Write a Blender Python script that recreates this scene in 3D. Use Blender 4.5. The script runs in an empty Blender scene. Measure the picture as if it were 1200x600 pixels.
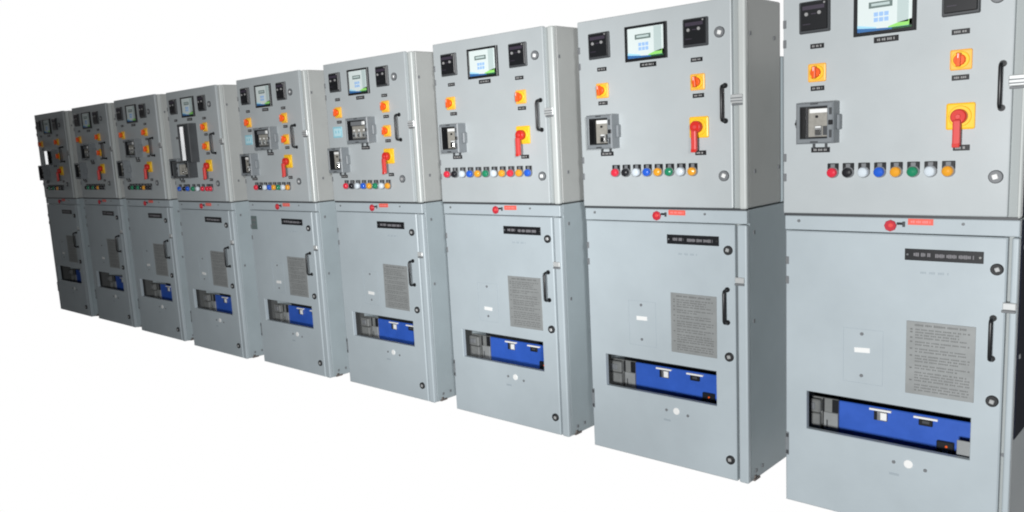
import bpy, bmesh, math, random
from mathutils import Matrix, Vector
R = math.radians
S = bpy.context.scene
COL = S.collection

# ------------------------------------------------------------------ camera
cd = bpy.data.cameras.new("camera")
cd.sensor_width = 36.0
cd.lens = 977.27 / 1200 * 36
cd.shift_x, cd.shift_y = 16.9 / 1200, 14.7 / 1200
cd.clip_start, cd.clip_end = 0.05, 200
cam = bpy.data.objects.new("camera", cd)
COL.objects.link(cam)
m = Matrix(((0.73264982, -0.06420742, 0.67757041),
            (0.67850638, 0.14703793, -0.71972838),
            (-0.05341665, 0.98704471, 0.15129245))).to_4x4()
m.translation = Vector((10.64126, -3.57552, 1.71680))
cam.matrix_world = m
S.camera = cam

# ------------------------------------------------------------------ world: plain white behind the row, made dark camera-side to keep the fronts dim
w = bpy.data.worlds.new("World")
S.world = w
w.use_nodes = True
nt = w.node_tree
nt.nodes.clear()
tc = nt.nodes.new("ShaderNodeTexCoord")
dot = nt.nodes.new("ShaderNodeVectorMath"); dot.operation = 'DOT_PRODUCT'
dot.inputs[1].default_value = Vector((-0.5, 0.866, 0.0)).normalized()
rp = nt.nodes.new("ShaderNodeValToRGB")
rp.color_ramp.elements[0].position = 0.30
rp.color_ramp.elements[0].color = (0.012, 0.013, 0.014, 1)
rp.color_ramp.elements[1].position = 0.40
rp.color_ramp.elements[1].color = (1.0, 1.0, 1.0, 1)
bg = nt.nodes.new("ShaderNodeBackground"); bg.inputs[1].default_value = 1.0
out = nt.nodes.new("ShaderNodeOutputWorld")
nt.links.new(tc.outputs["Generated"], dot.inputs[0])
nt.links.new(dot.outputs["Value"], rp.inputs[0])
nt.links.new(rp.outputs[0], bg.inputs[0])
nt.links.new(bg.outputs[0], out.inputs[0])


# ------------------------------------------------------------------ added lamps, unseen, fitted to the brightness of each cabinet
def spot(name, loc, aim, power, half, radius, col=(1, 1, 1)):
    l = bpy.data.lights.new(name, 'SPOT')
    l.spot_size = 2 * R(half); l.spot_blend = 1.0; l.shadow_soft_size = radius
    l.energy = power; l.color = col
    o = bpy.data.objects.new(name, l); COL.objects.link(o)
    o.location = loc
    o.rotation_euler = (Vector(aim) - Vector(loc)).to_track_quat('-Z', 'Y').to_euler()
    return o


spot("studio_lamp", (10.8, -6.4, 1.6), (9.2, 0.0, 1.25), 2070, 62, 0.35)  # wide unseen fill added behind the camera
spot("studio_spot", (12.5, -5.0, 2.2), (12.5 - 6.4, 0.0, 1.35), 1590, 16.6, 0.2)  # added narrow beam, falling off towards the far left cabinets

S.view_settings.view_transform = 'Standard'
S.view_settings.look = 'None'
S.view_settings.exposure = 0
S.view_settings.gamma = 1
S.view_settings.use_curve_mapping = False
S.render.engine = 'CYCLES'
S.cycles.pixel_filter_type = 'BLACKMAN_HARRIS'
S.cycles.filter_width = 2.0      # the photograph is soft


# ------------------------------------------------------------------ materials
def mat(name, col, rough=0.5, metal=0.0, var=0.0, scale=8.0, bump=0.0, bscale=300.0, spec=0.5, coat=0.0, wave=0.0):
    M = bpy.data.materials.new(name); M.use_nodes = True
    n = M.node_tree; b = n.nodes["Principled BSDF"]
    b.inputs["Base Color"].default_value = (*col, 1)
    b.inputs["Roughness"].default_value = rough
    b.inputs["Metallic"].default_value = metal
    b.inputs["Specular IOR Level"].default_value = spec
    b.inputs["Coat Weight"].default_value = coat
    t = n.nodes.new("ShaderNodeTexCoord")
    geo = n.nodes.new("ShaderNodeNewGeometry")
    if var > 0:
        nz = n.nodes.new("ShaderNodeTexNoise"); nz.inputs["Scale"].default_value = scale
        nz.inputs["Detail"].default_value = 6; nz.inputs["Roughness"].default_value = 0.6
        n.links.new(geo.outputs["Position"], nz.inputs["Vector"])
        r = n.nodes.new("ShaderNodeValToRGB")
        r.color_ramp.elements[0].position = 0.3; r.color_ramp.elements[1].position = 0.7
        r.color_ramp.elements[0].color = (*[c * (1 - var) for c in col], 1)
        r.color_ramp.elements[1].color = (*[min(1, c * (1 + var)) for c in col], 1)
        n.links.new(nz.outputs["Fac"], r.inputs[0])
        n.links.new(r.outputs[0], b.inputs["Base Color"])
        mr = n.nodes.new("ShaderNodeMapRange")
        mr.inputs["To Min"].default_value = rough - 0.06; mr.inputs["To Max"].default_value = rough + 0.08
        n.links.new(nz.outputs["Fac"], mr.inputs["Value"])
        n.links.new(mr.outputs[0], b.inputs["Roughness"])
    if bump > 0:
        nb = n.nodes.new("ShaderNodeTexNoise"); nb.inputs["Scale"].default_value = bscale
        nb.inputs["Detail"].default_value = 2
        n.links.new(geo.outputs["Position"], nb.inputs["Vector"])
        bp = n.nodes.new("ShaderNodeBump"); bp.inputs["Strength"].default_value = bump
        bp.inputs["Distance"].default_value = 0.002
        n.links.new(nb.outputs["Fac"], bp.inputs["Height"])
        n.links.new(bp.outputs[0], b.inputs["Normal"])
        if wave > 0:
            nw = n.nodes.new("ShaderNodeTexNoise"); nw.inputs["Scale"].default_value = 2.4
            nw.inputs["Detail"].default_value = 1
            n.links.new(geo.outputs["Position"], nw.inputs["Vector"])
            bw = n.nodes.new("ShaderNodeBump"); bw.inputs["Strength"].default_value = wave
            bw.inputs["Distance"].default_value = 0.02
            n.links.new(nw.outputs["Fac"], bw.inputs["Height"])
            n.links.new(bw.outputs[0], bp.inputs["Normal"])
    return M


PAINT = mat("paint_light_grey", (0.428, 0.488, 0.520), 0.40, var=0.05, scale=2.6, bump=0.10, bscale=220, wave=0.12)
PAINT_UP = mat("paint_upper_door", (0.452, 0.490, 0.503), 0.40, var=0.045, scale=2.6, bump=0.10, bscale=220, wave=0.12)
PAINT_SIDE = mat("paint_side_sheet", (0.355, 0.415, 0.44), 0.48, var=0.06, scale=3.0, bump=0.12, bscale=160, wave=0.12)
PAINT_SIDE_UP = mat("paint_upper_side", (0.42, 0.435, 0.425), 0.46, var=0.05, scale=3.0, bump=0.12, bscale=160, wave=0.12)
PAINT_RIB = mat("paint_frame_rib", (0.53, 0.56, 0.55), 0.24, var=0.03, scale=4.0)
GROOVE = mat("gasket_groove", (0.33, 0.36, 0.36), 0.6)  # greyer than the doors: shade of the recess put into the colour
DARK = mat("dark_interior", (0.035, 0.04, 0.045), 0.7)
BLACK = mat("black_plastic", (0.012, 0.013, 0.015), 0.38)
BLACKR = mat("black_rubber", (0.018, 0.019, 0.021), 0.6)
CHAR = mat("charcoal_plastic", (0.055, 0.06, 0.065), 0.45)
MIDG = mat("mid_grey_plastic", (0.17, 0.18, 0.19), 0.5)
CASEG = mat("relay_case_grey", (0.20, 0.22, 0.235), 0.45, var=0.05, scale=30)
BEIGE = mat("relay_face_grey", (0.30, 0.29, 0.26), 0.5, var=0.15, scale=60)
LGREY = mat("label_text_grey", (0.30, 0.30, 0.30), 0.6)
NTEXT = mat("nameplate_print", (0.21, 0.205, 0.22), 0.6)
SILVER = mat("bright_metal", (0.72, 0.72, 0.70), 0.25, metal=1.0)
STEEL = mat("dull_steel", (0.42, 0.43, 0.43), 0.42, metal=0.85, var=0.12, scale=25)
WHITE = mat("white_plastic", (0.82, 0.83, 0.82), 0.4)
SCREEN = mat("membrane_white", (0.70, 0.78, 0.77), 0.35)
SCRG = mat("membrane_grey_green", (0.50, 0.60, 0.59), 0.35)
LCD = mat("lcd_bar", (0.16, 0.21, 0.20), 0.3)
KEYB = mat("key_blue", (0.33, 0.52, 0.82), 0.4)
BLUEB = mat("band_blue", (0.04, 0.15, 0.38), 0.4)
CYANB = mat("band_cyan", (0.38, 0.70, 0.86), 0.4)
GREENB = mat("band_green", (0.30, 0.72, 0.16), 0.4)
DGREENB = mat("band_dark_green", (0.02, 0.10, 0.03), 0.4)
YELLOW = mat("switch_yellow", (0.90, 0.56, 0.03), 0.4)
ORANGE = mat("switch_orange", (0.82, 0.11, 0.012), 0.4)
YORANGE = mat("switch_amber_plate", (0.90, 0.50, 0.08), 0.4)
RED = mat("switch_red", (0.62, 0.030, 0.022), 0.35)
REDL = mat("lever_red", (0.66, 0.060, 0.055), 0.45)
BLUE = mat("breaker_blue", (0.032, 0.105, 0.47), 0.38, var=0.10, scale=9, bump=0.08, bscale=60)
ALU = mat("engraved_plate", (0.285, 0.30, 0.30), 0.5, metal=0.15, var=0.07, scale=14)
INK = mat("engraved_ink", (0.155, 0.16, 0.16), 0.6)
FAINT = mat("faint_pencil", (0.33, 0.385, 0.42), 0.6)
BADGE = mat("badge_red", (0.52, 0.03, 0.05), 0.35)
BADGEO = mat("badge_orange_red", (0.74, 0.075, 0.07), 0.35)
REDLAB = mat("sticker_red", (0.78, 0.12, 0.085), 0.5)
REDTXT = mat("sticker_pink_print", (0.82, 0.25, 0.24), 0.5)
TEAL = mat("plate_pale_blue", (0.30, 0.60, 0.70), 0.4)
TEALD = mat("plate_blue_detail", (0.52, 0.76, 0.83), 0.4)
GPLATE = mat("plate_grey_green", (0.13, 0.17, 0.17), 0.5)
BROWN = mat("foot_steel_brown", (0.16, 0.14, 0.13), 0.7, var=0.3, scale=40)
FLOOR = mat("floor_screed", (0.86, 0.86, 0.85), 0.8, var=0.15, scale=12, bump=0.3, bscale=60)
PURP = mat("meter_print", (0.045, 0.036, 0.055), 0.5)
LENS = {
    'red': mat("lens_red", (0.72, 0.035, 0.065), 0.2, coat=0.5),
    'black': mat("lens_black", (0.02, 0.02, 0.024), 0.25, coat=0.5),
    'clear': mat("lens_clear", (0.66, 0.73, 0.79), 0.15, coat=0.5),
    'blue': mat("lens_blue", (0.025, 0.12, 0.62), 0.2, coat=0.5),
    'amber': mat("lens_amber", (0.80, 0.36, 0.03), 0.2, coat=0.5),
    'green': mat("lens_green", (0.02, 0.24, 0.12), 0.2, coat=0.5),
}


# ------------------------------------------------------------------ mesh builder
class MB:
    def __init__(s):
        s.bm = bmesh.new(); s.mats = []

    def mi(s, M):
        if M not in s.mats: s.mats.append(M)
        return s.mats.index(M)

    def _merge(s, tb, M, smooth=False):
        i = s.mi(M)
        vm = {}
        for v in tb.verts: vm[v] = s.bm.verts.new(v.co)
        for f in tb.faces:
            try:
                nf = s.bm.faces.new([vm[v] for v in f.verts])
            except ValueError:
                continue
            nf.material_index = i; nf.smooth = f.smooth or smooth
        tb.free()

    def box(s, x0, x1, y0, y1, z0, z1, M, bev=0.0, seg=1):
        t = bmesh.new(); bmesh.ops.create_cube(t, size=1)
        for v in t.verts:
            v.co = ((x0 + x1) / 2 + v.co.x * (x1 - x0), (y0 + y1) / 2 + v.co.y * (y1 - y0), (z0 + z1) / 2 + v.co.z * (z1 - z0))
        if bev > 0:
            bmesh.ops.bevel(t, geom=t.edges[:], offset=bev, segments=seg, profile=0.5, affect='EDGES')
        bmesh.ops.recalc_face_normals(t, faces=t.faces[:])
        s._merge(t, M); return s

    def lathe(s, cx, cz, prof, M, n=24):
        """prof: list of (y, r), revolved about the y axis"""
        t = bmesh.new(); rings = []
        for y, r in prof:
            if r < 1e-6:
                rings.append([t.verts.new((cx, y, cz))])
            else:
                rings.append([t.verts.new((cx + r * math.cos(2 * math.pi * k / n), y, cz + r * math.sin(2 * math.pi * k / n))) for k in range(n)])
        for a, b in zip(rings, rings[1:]):
            for k in range(n):
                k2 = (k + 1) % n
                if len(a) == 1 and len(b) == 1: continue
                if len(a) == 1: f = t.faces.new((a[0], b[k], b[k2]))
                elif len(b) == 1: f = t.faces.new((a[k], b[0], a[k2]))
                else: f = t.faces.new((a[k], b[k], b[k2], a[k2]))
        bmesh.ops.recalc_face_normals(t, faces=t.faces[:])
        for f in t.faces:
            f.smooth = abs(f.normal.y) < 0.9
        s._merge(t, M); return s

    def disc(s, cx, cz, y0, y1, r, M, n=24, bev=0.0):
        """solid cylinder about y; y1 is the front (smaller y)"""
        if bev: return s.lathe(cx, cz, [(y0, 0), (y0, r), (y1 + bev, r), (y1, r - bev), (y1, 0)], M, n)
        return s.lathe(cx, cz, [(y0, 0), (y0, r), (y1, r), (y1, 0)], M, n)

    def tube(s, pts, r, M, n=10):
        t = bmesh.new(); rings = []
        P = [Vector(p) for p in pts]
        for i, p in enumerate(P):
            d = ((P[min(i + 1, len(P) - 1)] - P[max(i - 1, 0)])).normalized()
            a = d.cross(Vector((1, 0, 0)))
            if a.length < .1: a = d.cross(Vector((0, 0, 1)))
            a.normalize(); b = d.cross(a)
            rings.append([t.verts.new(p + r * (math.cos(2 * math.pi * k / n) * a + math.sin(2 * math.pi * k / n) * b)) for k in range(n)])
        for a, b in zip(rings, rings[1:]):
            for k in range(n):
                t.faces.new((a[k], a[(k + 1) % n], b[(k + 1) % n], b[k])).smooth = True
        t.faces.new(rings[0]); t.faces.new(rings[-1])
        bmesh.ops.recalc_face_normals(t, faces=t.faces[:])
        s._merge(t, M); return s

    def ring(s, x0, x1, z0, z1, hx0, hx1, hz0, hz1, y0, y1, M, bev=0.0, MH=None):
        """rectangular plate y0 (front) .. y1 (back) with one rectangular hole"""
        t = bmesh.new()
        O = [(x0, z0), (x1, z0), (x1, z1), (x0, z1)]; H = [(hx0, hz0), (hx1, hz0), (hx1, hz1), (hx0, hz1)]
        b = bev
        Oi = [(x0 + b, z0 + b), (x1 - b, z0 + b), (x1 - b, z1 - b), (x0 + b, z1 - b)]
        Hi = [(hx0 - b * .5, hz0 - b * .5), (hx1 + b * .5, hz0 - b * .5), (hx1 + b * .5, hz1 + b * .5), (hx0 - b * .5, hz1 + b * .5)]
        def rg(L, y): return [t.verts.new((x, y, z)) for x, z in L]
        loops = [rg(O, y1), rg(O, y0 + b), rg(Oi, y0), rg(Hi, y0), rg(H, y0 + b * .5), rg(H, y1)] if b else [rg(O, y1), rg(O, y0), rg(H, y0), rg(H, y1)]
        loops.append(loops[0])
        for A, B in zip(loops, loops[1:]):
            for k in range(4):
                t.faces.new((A[k], A[(k + 1) % 4], B[(k + 1) % 4], B[k]))
        bmesh.ops.recalc_face_normals(t, faces=t.faces[:])
        if MH:                                   # a second material on the walls of the hole
            h = bmesh.new(); vm = {}
            e = 1e-5; sel = []
            for f in t.faces:
                c = f.calc_center_median()
                if abs(f.normal.y) < .1 and hx0 - e <= c.x <= hx1 + e and hz0 - e <= c.z <= hz1 + e: sel.append(f)
            for f in sel: h.faces.new([vm.setdefault(v, h.verts.new(v.co)) if v not in vm else vm[v] for v in f.verts])
            h.normal_update()
            bmesh.ops.delete(t, geom=sel, context='FACES_ONLY')
            s._merge(h, MH)
        s._merge(t, M); return s

    def prism(s, pts, y0, y1, M):
        """polygon in xz extruded from y0 to y1"""
        t = bmesh.new()
        a = [t.verts.new((x, y0, z)) for x, z in pts]; b = [t.verts.new((x, y1, z)) for x, z in pts]
        t.faces.new(a); t.faces.new(b[::-1])
        for k in range(len(pts)):
            t.faces.new((a[k], b[k], b[(k + 1) % len(pts)], a[(k + 1) % len(pts)]))
        bmesh.ops.recalc_face_normals(t, faces=t.faces[:])
        s._merge(t, M); return s

    def mesh(s, name):
        me = bpy.data.meshes.new(name); s.bm.to_mesh(me); s.bm.free()
        for M in s.mats: me.materials.append(M)
        return me


CACHE = {}
JIT = random.Random(42)


def part(name, key, build, parent, loc=(0, 0, 0), sx=1.0, label=None, rot=0.0):
    """one child mesh of a cabinet (or of one of its parts); equal parts share mesh data"""
    if key not in CACHE:
        b = MB(); build(b); CACHE[key] = b.mesh(name)
    o = bpy.data.objects.new(name, CACHE[key]); COL.objects.link(o)
    o.parent = parent; o.location = loc; o.scale = (sx, 1, 1); o.rotation_euler = (0, rot, 0)
    if label: o["label"] = label
    if name in ("name_plate", "instruction_plate", "label_plate", "paper_tag", "sticker", "switch_knob", "lock_core", "door_latch", "panel_meter"):
        k = {"lock_core": 25, "switch_knob": 5, "paper_tag": 4}.get(name, .7)
        o.rotation_euler.y += R(JIT.uniform(-k, k))
        o.location.x += JIT.uniform(-.002, .002); o.location.z += JIT.uniform(-.002, .002)
    return o


# ------------------------------------------------------------------ shapes of the parts (origin on the door face, -y is outwards)
W, BR, ZJ, ZT = 0.868, 0.932, 1.339, 2.30
D = 0.95                      # depth of lower body


def scribble(b, rnd, x0, x1, z, h, M, y, lo=.006, hi=.020, gap=.006):
    """a row of worn, unreadable print"""
    x = x0
    while x < x1:
        l = min(rnd.uniform(lo, hi), x1 - x)
        k = max(1, int(l / 0.0055))
        for i in range(k):
            xx = x + i * l / k
            hh = h * rnd.choice((1, 1, .8))
            b.box(xx, xx + l / k * .72, y, y + .0012, z - hh / 2, z + hh / 2, M)
        x += l + gap


def lower_body(BR):
    def f(b):
        t = .018
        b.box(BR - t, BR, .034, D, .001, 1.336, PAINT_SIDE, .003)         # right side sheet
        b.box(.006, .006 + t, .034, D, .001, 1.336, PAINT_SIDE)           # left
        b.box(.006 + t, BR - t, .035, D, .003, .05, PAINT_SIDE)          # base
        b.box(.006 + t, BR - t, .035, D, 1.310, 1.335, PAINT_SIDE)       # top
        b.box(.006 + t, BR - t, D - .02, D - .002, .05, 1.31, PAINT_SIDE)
        b.box(W - .012, W + .028, .036, .05, .05, 1.27, GROOVE)          # groove beside the door, its shade put into the grey
        b.box(.024, BR - t, .30, .315, .05, 1.31, DARK)                  # inner partition
    return f


def upper_body(BR):
    def f(b):
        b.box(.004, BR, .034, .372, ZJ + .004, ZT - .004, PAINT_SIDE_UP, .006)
    return f


def rear_body(BR):
    def f(b):
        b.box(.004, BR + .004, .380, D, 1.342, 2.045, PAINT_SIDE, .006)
    return f


def upper_rib(BR):
    def f(b):
        b.box(W + .030, BR + .004, -.002, .033, ZJ + .002, ZT - .006, PAINT_RIB, .010, 3)
        b.box(W - .004, W + .029, .020, .0335, ZJ + .004, ZT - .008, GROOVE)
    return f


def lower_rib(BR):
    def f(b):
        b.box(W + .018, BR + .003, -.001, .033, .002, 1.268, PAINT, .008, 3)
    return f


def upper_door(b):
    b.box(0, W, 0, .026, ZJ + .006, ZT, PAINT_UP, .005, 2)


SL = (.106, .768, .367, .543)


def lower_door(b):
    b.ring(.009, W + .004, .002, 1.268, *SL, .002, .028, PAINT, .005)
    # pressed-edge inspection plate and its faint outline
    b.ring(.268, .432, .618, .856, .2690, .4310, .6190, .8550, .0008, .0022, FAINT)


def top_rail(BR):
    def f(b):
        b.box(.006, BR + .002, .003, .034, 1.272, 1.334, PAINT, .003)
        b.disc(.07, 1.312, .003, -.001, .007, MIDG, 10); b.disc(.72, 1.315, .003, -.001, .006, MIDG, 10)
    return f


def gasket(BR):
    def f(b):
        b.box(.002, BR - .004, .006, .034, 1.3345, 1.3445, CHAR)
    return f


def panel_meter(b):
    b.box(-.065, .065, -.014, 0, -.065, .065, CHAR, .004)


def meter_face(b):
    b.box(-.056, .058, -.021, -.0135, -.054, .060, BLACK, .003)
    b.box(-.046, .046, -.0222, -.0205, .030, .046, PURP)
    for x, z in ((-.028, .012), (.026, .014)):
        b.disc(x, z, -.020, -.027, .0075, LGREY, 12)
    b.box(-.010, .012, -.0222, -.0205, .010, .014, PURP)
    b.box(-.045, -.012, -.0222, -.0205, -.030, -.027, PURP)
    b.disc(.046, .052, -.020, -.024, .004, LGREY, 8)


def hmi_bezel(b):
    b.ring(-.118, .118, -.085, .085, -.103, .104, -.071, .073, -.016, 0, BLACK, .003)


def hmi_screen(b):
    b.box(-.103, .104, -.009, -.001, -.0706, .0726, SCREEN)
    y = -.0102
    b.box(.048, .090, y, -.0088, -.048, .070, SCRG)
    b.box(.093, .1035, y, -.0088, -.070, .072, SCREEN)
    b.box(-.060, .030, y, -.0088, .018, .042, LCD)
    b.box(-.050, .020, y - .0008, y, .026, .036, SCRG)
    for i in range(3):
        for j in range(2):
            b.box(-.040 + i * .020, -.024 + i * .020, y, -.0088, -.036 + j * .021, -.020 + j * .021, KEYB)
    # coloured sweep along the foot of the display
    b.prism([(-.103, -.0704), (.104, -.0704), (.104, -.0625), (.02, -.0635), (-.03, -.061), (-.103, -.0545)], y, -.0088, BLUEB)
    b.prism([(-.103, -.0543), (-.03, -.0608), (-.03, -.0560), (-.103, -.0430)], y, -.0088, CYANB)
    b.prism([(.015, -.0633), (.104, -.0623), (.104, -.0380), (.055, -.047), (.015, -.0590)], y, -.0088, GREENB)
    b.box(.03, .104, y - .0006, y - .0001, -.0704, -.0640, DGREENB)


def lab(wd, ht, seed):
    def f(b):
        r = random.Random(seed)
        b.box(-wd / 2, wd / 2, -.003, 0, -ht / 2, ht / 2, BLACK, .0008)
        scribble(b, r, -wd * .36, wd * .36, 0, ht * .42, LGREY, -.0038, .010, .024, .005)
    return f


def sel_plate(b):
    b.box(-.038, .038, -.009, 0, -.038, .038, YORANGE, .006, 2)
    b.disc(0, 0, -.009, -.016, .031, YELLOW, 28, .003)


def sel_knob(b):
    b.disc(0, 0, -.016, -.030, .021, ORANGE, 24, .003)
    b.box(-.0075, .0075, -.046, -.028, -.025, .025, ORANGE, .003, 2)
    b.box(-.0015, .0015, -.0468, -.0455, .006, .022, WHITE)


def main_plate(b):
    b.box(-.050, .050, -.010, 0, -.050, .050, YELLOW, .007, 2)
    b.disc(0, 0, -.010, -.017, .040, YELLOW, 28, .003)


def main_knob(b):
    b.disc(0, 0, -.017, -.046, .028, RED, 26, .004)
    b.disc(0, 0, -.046, -.050, .010, REDL, 16, .002)


def main_lever(b):
    b.box(-.0135, .0135, -.064, -.042, -.112, -.012, REDL, .006, 2)
    b.box(-.0135, .0135, -.0645, -.060, -.116, -.100, RED, .002)


def relay_case(w_, h_, d_):
    def f(b):
        # bezel with an open window, a lip, latch ears and lower lugs
        b.ring(-w_ / 2, w_ / 2, -h_ / 2, h_ / 2, -w_ / 2 + .017, w_ / 2 - .026, -h_ / 2 + .022, h_ / 2 - .018, -d_, 0, CASEG, .006, BLACK)
        b.box(-w_ / 2 - .016, -w_ / 2 + .002, -d_ * .55, -d_ * .2, -.018, .018, CASEG, .003)
        b.box(w_ / 2 - .002, w_ / 2 + .012, -d_ * .45, -.002, -.032, .032, CASEG, .004)
        b.disc(-w_ / 2 - .008, 0, -d_ * .5, -d_ * .62, .008, BLACK, 12)
        b.box(w_ / 2 - .019, w_ / 2 - .001, -d_ - .006, -d_ + .001, -.010, .010, BLACK, .002)
        b.box(-.016, .016, -d_ - .003, -d_ + .001, h_ / 2 - .010, h_ / 2 - .004, CHAR)
        b.box(-.016, .016, -d_ - .003, -d_ + .001, -h_ / 2 + .004, -h_ / 2 + .011, CHAR)
        for x in (-.026, .026):
            b.box(x - .004, x + .004, -.012, -.001, -h_ / 2 - .022, -h_ / 2 + .002, CHAR)
        b.box(w_ / 2 - .016, w_ / 2 - .006, -d_ - .004, -d_ + .001, .032, .060, CHAR, .001)
        b.box(w_ / 2 - .016, w_ / 2 - .006, -d_ - .004, -d_ + .001, -.062, -.030, CHAR, .001)
    return f


def relay_inner(w_, h_, d_, kind):
    def f(b):
        x0, x1, z0, z1 = -w_ / 2 + .017, w_ / 2 - .026, -h_ / 2 + .022, h_ / 2 - .018
        b.box(x0, x1, -.006, -.001, z0, z1, BLACK)
        if kind == 'single':
            b.box(x0 + .026, x1 - .004, -d_ * .62, -.006, z0 + .006, z1 - .008, BEIGE, .002)
            b.box(x0 + .034, x1 - .002, -d_ * .62 - .004, -d_ * .62, z1 - .026, z1 - .010, WHITE)
            cx = (x0 + x1) / 2 + .014
            b.box(cx - .016, cx + .014, -d_ * .62 - .006, -d_ * .62, z0 + .010, z0 + .052, STEEL, .001)
            b.box(cx - .014, cx + .012, -d_ * .62 - .010, -d_ * .62 - .006, z0 + .014, z0 + .036, SILVER, .002)
            b.box(cx - .012, cx + .010, -d_ * .62 - .008, -d_ * .62 - .006, z0 + .044, z0 + .050, WHITE)
            b.disc(cx - .008, z1 - .042, -d_ * .62, -d_ * .62 - .006, .006, BLACK, 10)
            b.box(cx + .018, x1 - .002, -d_ * .62 - .004, -d_ * .62, z0 + .012, z0 + .050, CHAR, .001)
        elif kind == 'white':
            tilted(b, (x0 + x1) / 2 - .01, -d_ - .012, .150, 9, z0 - .01, z1 + .01, POLISH)  # added mirror plate for the glare on this cover
        elif kind == 'triple':
            b.box(x0 + .022, x1 - .002, -d_ * .62, -.006, z0 + .006, z1 - .036, BEIGE, .002)
            b.box(x0 + .016, x1 - .001, -d_ * .72, -.006, z1 - .034, z1 - .006, MIDG, .003)
            n = 3; s_ = (x1 - x0 - .034) / n
            for i in range(n):
                xx = x0 + .028 + i * s_
                b.box(xx, xx + s_ * .72, -d_ * .62 - .006, -d_ * .62, z0 + .018, z0 + .052, ALU, .002)
                b.disc(xx + s_ * .36, z0 + .030, -d_ * .62 - .006, -d_ * .62 - .012, .008, SILVER if i == 1 else CHAR, 10)
                b.disc(xx + s_ * .36, z0 + .064, -d_ * .62, -d_ * .62 - .006, .006, WHITE, 10)
            b.box(x0 + .026, x1 - .006, -d_ * .62 - .004, -d_ * .62, z0 + .008, z0 + .014, CHAR)
            b.box(x1 - .030, x1 - .004, -d_ - .001, -d_ * .72, z1 - .032, z1 - .008, WHITE, .002)
    return f


def tilted(b, cx, y, wd, deg, z0, z1, M):
    """a thin cover plate standing ajar: its right edge is swung outwards"""
    t = MB(); t.box(-wd / 2, wd / 2, -.003, .003, z0, z1, M, .001)
    for v in t.bm.verts: v.co = Matrix.Rotation(R(-deg), 3, 'Z') @ v.co + Vector((cx, y, 0))
    b._merge(t.bm, M)


def tall_frame(b):           # tall relay in a dark frame with a mirror plate added for the glare of its cover
    b.ring(-.10, .10, -.165, .165, -.085, .045, -.150, .145, -.075, 0, CHAR, .006)
    b.box(-.13, -.098, -.03, 0, .04, .07, BLACK, .002); b.box(-.13, -.098, -.03, 0, -.05, -.01, BLACK, .002)


def tall_face(b):
    b.box(-.0845, .0445, -.050, -.001, -.1495, .1445, MIDG, .003)
    tilted(b, .0, -.084, .118, 13, -.146, .141, POLISH)


def low_frame(b):
    b.ring(-.145, .145, -.072, .072, -.130, .125, -.055, .056, -.085, 0, CHAR, .006)


def low_face(b):
    b.box(-.130, .125, -.006, -.001, -.055, .056, BLACK)
    b.box(-.10, -.045, -.060, -.006, -.045, .045, BEIGE, .003)
    for i in range(3):
        b.box(-.02 + i * .045, .014 + i * .045, -.055, -.006, -.040, .015, BEIGE, .003)
        b.disc(-.003 + i * .045, -.02, -.055, -.062, .009, SILVER, 10)


def handle_bar(b):
    r = .0072
    b.tube([(0, 0, .080), (0, -.026, .080), (0, -.036, .076), (0, -.040, .066), (0, -.040, -.066), (0, -.036, -.076), (0, -.026, -.080), (0, 0, -.080)], r, BLACK, 10)
    for z in (.080, -.080): b.disc(0, z, -.0002, -.006, .0125, BLACK, 14)


def lock_ring(b):
    b.lathe(0, 0, [(0, .0225), (-.008, .0225), (-.011, .0195), (-.011, .012), (-.006, .0115), (-.006, 0)], BLACKR, 24)


def lock_ring_grey(b):
    b.lathe(0, 0, [(0, .0245), (-.008, .0245), (-.011, .0215), (-.011, .0150), (-.006, .0145), (-.006, 0)], MIDG, 24)
    b.lathe(0, 0, [(-.0095, .0240), (-.0085, .0250), (-.0015, .0250)], CHAR, 24)


def lock_core(b):
    b.box(-.0085, .0085, -.013, -.005, -.0085, .0085, CORE, .002)


def lock_core_white(b):
    b.box(-.0095, .0095, -.0135, -.005, -.0095, .0095, WHITE, .002)


def lamp_holder(b):
    b.box(-.0235, .0235, -.006, 0, -.002, .030, BLACK, .002)
    b.box(-.009, .009, -.0072, -.0055, .014, .027, MIDG)
    b.disc(0, -.009, 0, -.010, .0235, MIDG, 20)


def lamp_lens(b_mat):
    def f(b):
        b.lathe(0, -.009, [(-.010, .0205), (-.022, .0205), (-.028, .017), (-.031, .010), (-.032, 0)], b_mat, 20)
    return f


def name_plate(seed):
    def f(b):
        r = random.Random(seed)
        b.box(-.142, .142, -.003, 0, -.0235, .0235, BLACK, .001)
        scribble(b, r, -.108, -.040 + r.uniform(-.01, .01), .001, .015, NTEXT, -.0038, .014, .030, .006)
        scribble(b, r, -.028, .110, -.001, .015, NTEXT, -.0038, .022, .05, .006)
        b.disc(.131, 0, -.003, -.0055, .0045, SILVER, 10); b.disc(-.131, 0, -.003, -.0055, .004, MIDG, 10)
    return f


def instruction_plate(b):
    b.box(-.127, .127, -.003, 0, -.153, .153, ALU, .001)
    r = random.Random(11)
    z = .138
    b2 = .128
    scribble(b, r, -.095, .10, z, .009, INK, -.0034, .02, .05, .006)
    z -= .018
    while z > -.142:
        x1 = r.choice((.112, .112, .108, .07, .10, .02))
        if r.random() < .6: b.box(-.112, -.103, -.0034, -.0022, z - .003, z + .003, INK)
        scribble(b, r, -.092, x1, z, .006, INK, -.0034, .010, .04, .005)
        z -= r.choice((.0115, .0115, .0115, .0175))


def badge(b):
    b.disc(0, 0, 0, -.010, .024, BADGE, 8, .003)
    b.disc(.003, .002, -.010, -.013, .010, BADGEO, 16, .002)
    b.box(.024, .056, -.005, 0, .004, .014, BLACK, .001)
    b.box(.046, .056, -.006, 0, -.004, .018, CHAR, .001)


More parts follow.
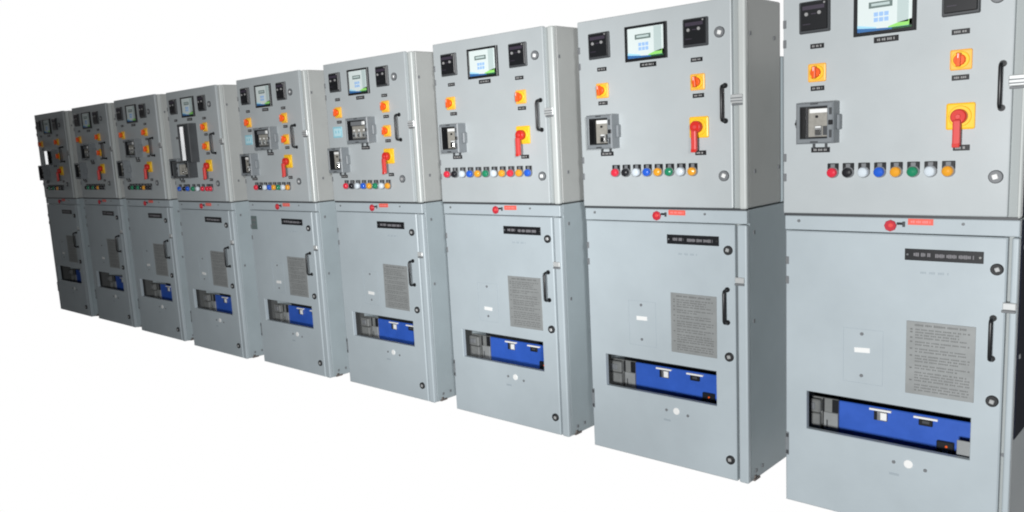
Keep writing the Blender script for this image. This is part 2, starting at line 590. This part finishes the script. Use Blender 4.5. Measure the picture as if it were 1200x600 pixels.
def red_sticker(b):
    b.box(-.047, .047, -.0018, 0, -.0125, .0125, REDLAB)
    scribble(b, random.Random(3), -.036, .038, 0, .010, REDTXT, -.0024, .012, .03, .004)


def white_tag(b):
    b.box(-.032, .032, -.002, 0, -.0105, .0105, WHITE)


def bolt(b):
    b.disc(0, 0, 0, -.004, .0075, MIDG, 10, .001)


def cover_plate(b):          # small round blanking window with two screws under the breaker opening
    b.disc(0, 0, 0, -.004, .0185, WHITE, 24, .002)


def scuff(b):
    b.box(-.020, .020, -.0012, 0, -.005, .005, FAINT)


def pencil_note(b):
    r = random.Random(5)
    scribble(b, r, -.05, .055, 0, .010, FAINT, -.0006, .010, .03, .010)


def latch_upper(b):
    b.box(-.030, .028, -.012, -.003, -.020, .020, LATCHW, .003)
    b.box(-.029, .027, -.0135, -.0115, .001, .006, MIDG)
    b.box(-.029, .027, -.0135, -.0115, -.012, -.007, MIDG)
    b.box(-.028, .026, -.008, 0, -.030, -.021, MIDG, .002)


def latch_lower(b):
    b.box(-.020, .026, -.014, -.001, -.014, .014, LATCHW, .003)
    b.box(-.024, .024, -.010, 0, -.026, -.016, MIDG, .002)


POLISH = mat("polished_cover", (0.86, 0.88, 0.90), 0.14, metal=0.9)  # mirror metal standing in for glare on clear relay covers
NAVY = mat("end_panel_navy", (0.016, 0.019, 0.034), 0.85, spec=0.08)  # shade of the right flank put into the colour
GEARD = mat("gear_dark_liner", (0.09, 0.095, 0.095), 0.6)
GEAR = mat("gear_grey_enamel", (0.17, 0.178, 0.175), 0.55, var=0.12, scale=20)
CORE = mat("lock_core_grey", (0.46, 0.47, 0.47), 0.35, metal=0.2)
LATCHW = mat("latch_pale_metal", (0.62, 0.64, 0.64), 0.35, metal=0.3)


def hinge(b):
    b.box(-.007, .007, -.004, .004, -.017, .017, MIDG, .0015)


def hinge_plate(b):
    b.box(-.008, .008, -.0035, .002, -.055, .055, CASEG, .001)
    for z in (-.04, .04): b.box(-.005, .007, -.0055, 0, z - .009, z + .009, CHAR, .001)


def blue_plate(b):
    b.box(-.050, .050, -.004, 0, -.038, .038, TEAL, .001)
    b.box(-.038, .038, -.005, -.0035, -.026, .026, TEALD)
    b.box(-.024, -.008, -.0058, -.0045, -.008, .012, TEAL); b.box(.008, .024, -.0058, -.0045, -.008, .012, TEAL)


def grey_plate(b):
    b.box(-.042, .042, -.004, 0, -.054, .054, GPLATE, .001)
    b.box(-.026, .026, -.005, -.0035, .012, .030, MIDG); b.box(-.026, .020, -.005, -.0035, -.02, -.008, MIDG)


YB = .165                   # the breaker face lies this deep behind the door


def breaker_front(b):
    b.box(.188, .905, YB, YB + .012, .10, .468, BLUE, .004)
    b.box(.30, .86, YB - .002, YB + .001, .20, .205, BLUE)


def breaker_gear(b):
    b.box(.026, .187, YB, YB + .012, .20, .470, GEAR, .002)            # fixed sheet left of the truck
    b.box(.028, .112, YB - .030, YB, .30, .398, GEAR, .004)
    b.box(.028, .116, YB - .036, YB, .403, .466, GEAR, .006)
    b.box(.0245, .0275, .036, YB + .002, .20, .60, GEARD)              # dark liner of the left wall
    b.box(.048, .094, YB - .042, YB - .034, .42, .452, MIDG, .003)
    b.box(.116, .124, YB - .004, YB + .001, .22, .468, BLACK); b.box(.160, .187, YB - .004, YB + .001, .407, .468, BLACK)


def guide_plate(b):
    b.box(.122, .187, YB - .008, YB + .008, .25, .405, ALU, .002)
    b.box(.136, .142, YB - .010, YB - .006, .33, .37, CHAR)


def guide_plate_right(b):
    b.box(.705, .76, YB - .10, YB - .094, .25, .42, ALU, .002)


def breaker_tag(b):
    b.box(-.045, .048, -.012, 0, .010, .019, WHITE, .001)
    b.box(-.012, .032, -.010, 0, -.034, .008, STEEL, .002)
    b.box(.004, .030, -.012, -.008, -.028, .004, WHITE)
    b.box(-.026, -.012, -.006, 0, -.034, .006, BLACK)


def breaker_button(b):
    b.box(-.048, .048, -.012, 0, .008, .017, WHITE, .001)
    b.box(-.028, .028, -.010, 0, -.022, .006, BLACK, .003)
    b.box(-.012, .016, -.0115, -.009, -.010, .002, CHAR)


def breaker_counter(b):
    b.box(-.034, .034, -.016, 0, -.045, .036, BLACK, .003)
    b.box(-.010, .012, -.018, -.015, -.028, .002, GPLATE); b.disc(.006, .016, -.015, -.019, .005, ORANGE, 8)


def foot(b):
    b.box(-.03, .03, 0, .06, 0, .012, BROWN, .003)
    b.box(-.006, .006, .01, .05, .012, .05, BROWN, .002)
    b.disc(.016, .018, .03, .012, .009, BROWN, 8)


def side_shade_sheet(b):
    b.box(.0005, .004, .045, .93, .47, 1.332, NAVY, .001); b.box(.0005, .004, .045, .365, 1.348, 2.29, NAVY, .001)  # thin dark sheets laid on the flank as its shade
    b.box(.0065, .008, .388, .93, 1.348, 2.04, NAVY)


def side_bolt(b):
    b.box(0, .004, -.007, .007, -.009, .009, MIDG, .001)


# ------------------------------------------------------------------ floor strip the row stands on
PITCH = 1.13296
fb = MB()
for i in range(9):
    fb.box(i * PITCH + .08, i * PITCH + .84, .08, .92, -.018, -.014, FLOOR)
fo = bpy.data.objects.new("floor", fb.mesh("floor")); COL.objects.link(fo)
fo["kind"] = "structure"

# ------------------------------------------------------------------ the nine cabinets
PITCH = 1.13296
OFF = [(.003, .010, -.004), (.002, .007, .002), (-.008, -.014, .002), (-.021, -.025, -.008), (.001, .001, 0), (.018, .016, .007), (.033, .001, .013), (-.008, .014, .001), (-.019, -.010, -.013)]
LABELS = [
    "darkest cabinet at the far left end of the row, with a pale relay cover",
    "dim grey cabinet standing right beside the darkest far left end cabinet",
    "dim grey cabinet just left of the one with a tall white faced relay",
    "grey cabinet with one tall dark framed relay with a white face on its upper door",
    "grey cabinet with a small dark grey-green plate at the upper left of its lower door",
    "pale cabinet with pale blue plate and two relay cases, between two cabinets lacking blue plates and grey-green plates",
    "pale cabinet with a long row of eleven coloured lamps under its switches",
    "pale cabinet with eight lamps, standing whole beside the cut-off cabinet nearest the camera",
    "largest grey cabinet at the right, nearest the camera, its top cut off by the frame",
]
LABELS[5] = "pale cabinet with pale blue plate on the upper door, just left of the eleven-lamp cabinet"
SXU = [.90, .90, .90, .925, .92, .935, 1, 1, 1]
SEQ8 = ['red', 'black', 'clear', 'blue', 'amber', 'green', 'clear', 'amber']

for i in range(9):
    n = i + 1
    old = n <= 6
    end = n == 9                      # the nearest cabinet closes the row: narrower flank, dark sheet added for its shaded side
    br = .908 if end else BR
    sx = SXU[i]; sl = .945 if old else 1.0
    root = bpy.data.objects.new("switchgear_cabinet", None); COL.objects.link(root)
    root.empty_display_size = .2
    root.location = (i * PITCH + OFF[i][0], OFF[i][1], OFF[i][2])
    root["label"] = LABELS[i]; root["category"] = "electrical cabinet"; root["group"] = "switchgear cabinets standing in a row"

    lb = part("lower_body", "lb%d" % end, lower_body(br), root)
    ubd = part("upper_body", "ub%d" % end, upper_body(br), root)
    for y, z in ((.077, 1.226), (.085, .045), (.152, .048), (.07, .80)): part("bolt", "sb", side_bolt, lb, (br + .004 * end, y, z))
    for y, z in ((.09, 1.512), (.345, 1.517), (.052, 2.135), (.30, 2.125)): part("bolt", "sb", side_bolt, ubd, (br + .004 * end, y, z))
    part("rear_body", "rb%d" % end, rear_body(br), root)
    if end: part("end_panel", "ep", side_shade_sheet, root, (br, 0, 0), label="dark navy end panel on the right flank")
    part("frame_rib", "ur%d" % end, upper_rib(br), root)
    part("frame_rib", "lr%d" % end, lower_rib(br), root)
    part("top_rail", "tr%d" % end, top_rail(br), root)
    part("gasket_strip", "gk%d" % end, gasket(br), root)
    part("floor_bracket", "ft", foot, root, (br - .02, .055, -.001))
    ud = part("upper_door", "ud", upper_door, root)
    ld = part("lower_door", "ld", lower_door, root)
    for z in (2.155, 2.073, 1.588, 1.502): part("hinge", "hg", hinge, ud, (.008, 0, z))
    for z in (1.134, 1.045): part("hinge", "hg", hinge, ld, (.018, .002, z))
    part("hinge", "hgp", hinge_plate, ld, (.017, .002, .278))

    def U(name, key, build, x, z, parent=root, y=0, wide=True, label=None):
        return part(name, key, build, parent, (x * sx, y, z), sx if wide else 1, label)

    def sub(name, key, build, parent, loc=(0, 0, 0)):
        return part(name, key, build, parent, loc)

    # ---- upper door
    for x, z in ((.142, 2.168), (.691, 2.166)):
        mtr = U("panel_meter", "pm", panel_meter, x, z); sub("meter_face", "pmf", meter_face, mtr)
    U("label_plate", "lab1", lab(.058, .020, 1), .148, 2.050)
    U("label_plate", "lab2", lab(.062, .020, 2), .691, 2.043)
    U("label_plate", "lab3", lab(.094, .023, 3), .424, 2.047)
    h = U("display_panel", "hb", hmi_bezel, .419, 2.152); sub("display_screen", "hs", hmi_screen, h)
    zl = 1.941 if not old else 1.962
    if n != 4:
        s_ = U("selector_switch", "sp", sel_plate, .150 if n != 7 else .135, zl, wide=False); sub("switch_knob", "sk", sel_knob, s_)
    U("label_plate", "lab4", lab(.058, .020, 4), .150, zl - .064)
    zr = 1.938 if not old else 1.970
    s_ = U("selector_switch", "sp", sel_plate, .697, zr, wide=False); sub("switch_knob", "sk", sel_knob, s_)
    U("label_plate", "lab5", lab(.060, .020, 5), .697, zr - .064)
    if old:
        s_ = U("selector_switch", "sp", sel_plate, .697, 1.812, wide=False); sub("switch_knob", "sk", sel_knob, s_)
        U("label_plate", "lab5", lab(.060, .020, 5), .697, 1.749)
        zm, xm = 1.648, .700
    else:
        zm, xm = 1.728, .701
    ms = U("main_switch", "mp", main_plate, xm, zm, wide=False)
    sub("switch_knob", "mk", main_knob, ms); sub("switch_lever", "ml", main_lever, ms)
    U("label_plate", "lab6", lab(.058, .022, 6), xm + .005, zm - .120)
    d = .07
    zc = 1.732 if not old else 1.634
    rc = U("relay_case", "rc1", relay_case(.158, .172, d), .165 if not old else (.150 if n > 1 else .205), zc, wide=False)
    sub("relay_unit", "ri1", relay_inner(.158, .172, d, 'single'), rc)
    U("label_plate", "lab7", lab(.080, .022, 7), .165 if not old else .160, zc - .113)
    if n in (2, 3, 5, 6):
        rc = U("relay_case", "rc3", relay_case(.235, .170, d), .440, 1.828, wide=False)
        sub("relay_unit", "ri3", relay_inner(.235, .170, d, 'triple'), rc)
        U("label_plate", "lab8", lab(.094, .024, 8), .440, 1.712)
    if n in (5, 6):
        U("data_plate", "bp", blue_plate, .120, 1.828, wide=False, label="pale blue plate with two light windows")
    if n == 1:
        rc = U("relay_case", "rc3", relay_case(.235, .170, d), .520, 1.800, wide=False)
        sub("relay_unit", "ri4", relay_inner(.235, .170, d, 'white'), rc)
    if n == 4:
        rc = U("tall_relay", "tf", tall_frame, .42, 1.846, wide=False); sub("relay_cover", "tff", tall_face, rc)
        rc = U("relay_case", "lf", low_frame, .31, 1.622, wide=False, label="dark open relay case with metal contacts"); sub("relay_unit", "lff", low_face, rc)
    U("door_handle", "hd", handle_bar, .836, 1.830, wide=False)
    core = ("lcg", lock_core) if old else ("lcw", lock_core_white)
    lk = U("door_lock", "lg", lock_ring_grey, .812, 2.152, wide=False); sub("lock_core", *core, lk)
    lk = U("door_lock", "lg", lock_ring_grey, .826, 1.497, wide=False); sub("lock_core", *core, lk)
    if n == 7:
        lamps = [(.073 + .0655 * k, 1.526, c) for k, c in enumerate(['red', 'black', 'clear', 'blue', 'amber', 'green', 'clear', 'amber', 'red', 'amber', 'blue'])]
    elif n in (8, 9):
        lamps = [(.2195 + .0635 * k, 1.530, c) for k, c in enumerate(SEQ8)]
    elif n == 4:
        lamps = [(x, 1.462, c) for x, c in zip((.10, .20, .265, .37, .46, .55, .64, .70), ('blue', 'black', 'blue', 'green', 'clear', 'red', 'red', 'red'))]
    else:
        seq = SEQ8 if n > 3 else ['black', 'green', 'black', 'green', 'black', 'amber', 'black', 'black']
        lamps = [(.185 + .0695 * k, 1.462, c) for k, c in enumerate(seq)]
    for x, z, c in lamps:
        lp = U("indicator_lamp", "lh", lamp_holder, x, z, wide=False)
        sub("lamp_lens", "ll" + c, lamp_lens(LENS[c]), lp)
    part("door_latch", "lu", latch_upper, root, (.897 - .012 * end, 0, 1.846))
    for z in (2.067, 1.974): part("frame_screw", "fs", bolt, root, (.880, .026, z))

    # ---- top rail and lower door
    part("emblem_badge", "bd", badge, root, (.453 * sl, .003, 1.302))
    part("sticker", "rs", red_sticker, root, (.568 * (1 if not old else .97), .003, 1.318))
    YD = .002
    part("name_plate", "np%d" % n, name_plate(100 + n), root, (.651 * (1 if not old else .935), YD, 1.187))
    part("instruction_plate", "ip", instruction_plate, root, (.650 * (1 if not old else .96), YD, .762))
    part("door_handle", "hd", handle_bar, root, (.834 if not old else .815, YD, .876))
    for z in (1.146, .627, .106):
        lk = part("door_lock", "lk", lock_ring, root, (.841 if not old else .825, YD, z)); sub("lock_core", "lc", lock_core, lk)
    part("door_latch", "ll_", latch_lower, root, (.900 - .014 * end, 0, 1.006))
    part("frame_screw", "fs", bolt, root, (.878, .036, .404))
    part("paper_tag", "wt", white_tag, root, (.346, YD - .0004, .764 if n >= 8 else .70))
    for z in (.835, .652): part("frame_screw", "fs", bolt, root, (.345, YD, z))
    iw = part("inspection_window", "cp", cover_plate, root, (.541, YD, .298))
    for x, z in ((-.058, -.003), (.066, -.012)): sub("screw", "fs", bolt, iw, (x, 0, z))
    sub("scuffed_label", "scf", scuff, iw, (-.056, 0, -.057))
    if n >= 5: part("pencil_note", "pn", pencil_note, root, (.62, YD, 1.115))
    if n == 5: part("data_plate", "gp", grey_plate, root, (.068, YD, 1.168), label="small grey-green plate on the lower door")
    # ---- withdrawable breaker seen through the opening
    bk = part("breaker_front", "bf", breaker_front, root)
    sub("breaker_tag", "bt", breaker_tag, bk, (.372, YB, .444))
    sub("breaker_button", "bb", breaker_button, bk, (.560, YB, .444))
    sub("breaker_counter", "bc", breaker_counter, bk, (.640, YB, .335))
    part("breaker_gear", "bg", breaker_gear, root)
    part("guide_plate", "gl", guide_plate, root)
    if n == 9: part("guide_plate", "gr", guide_plate_right, root)
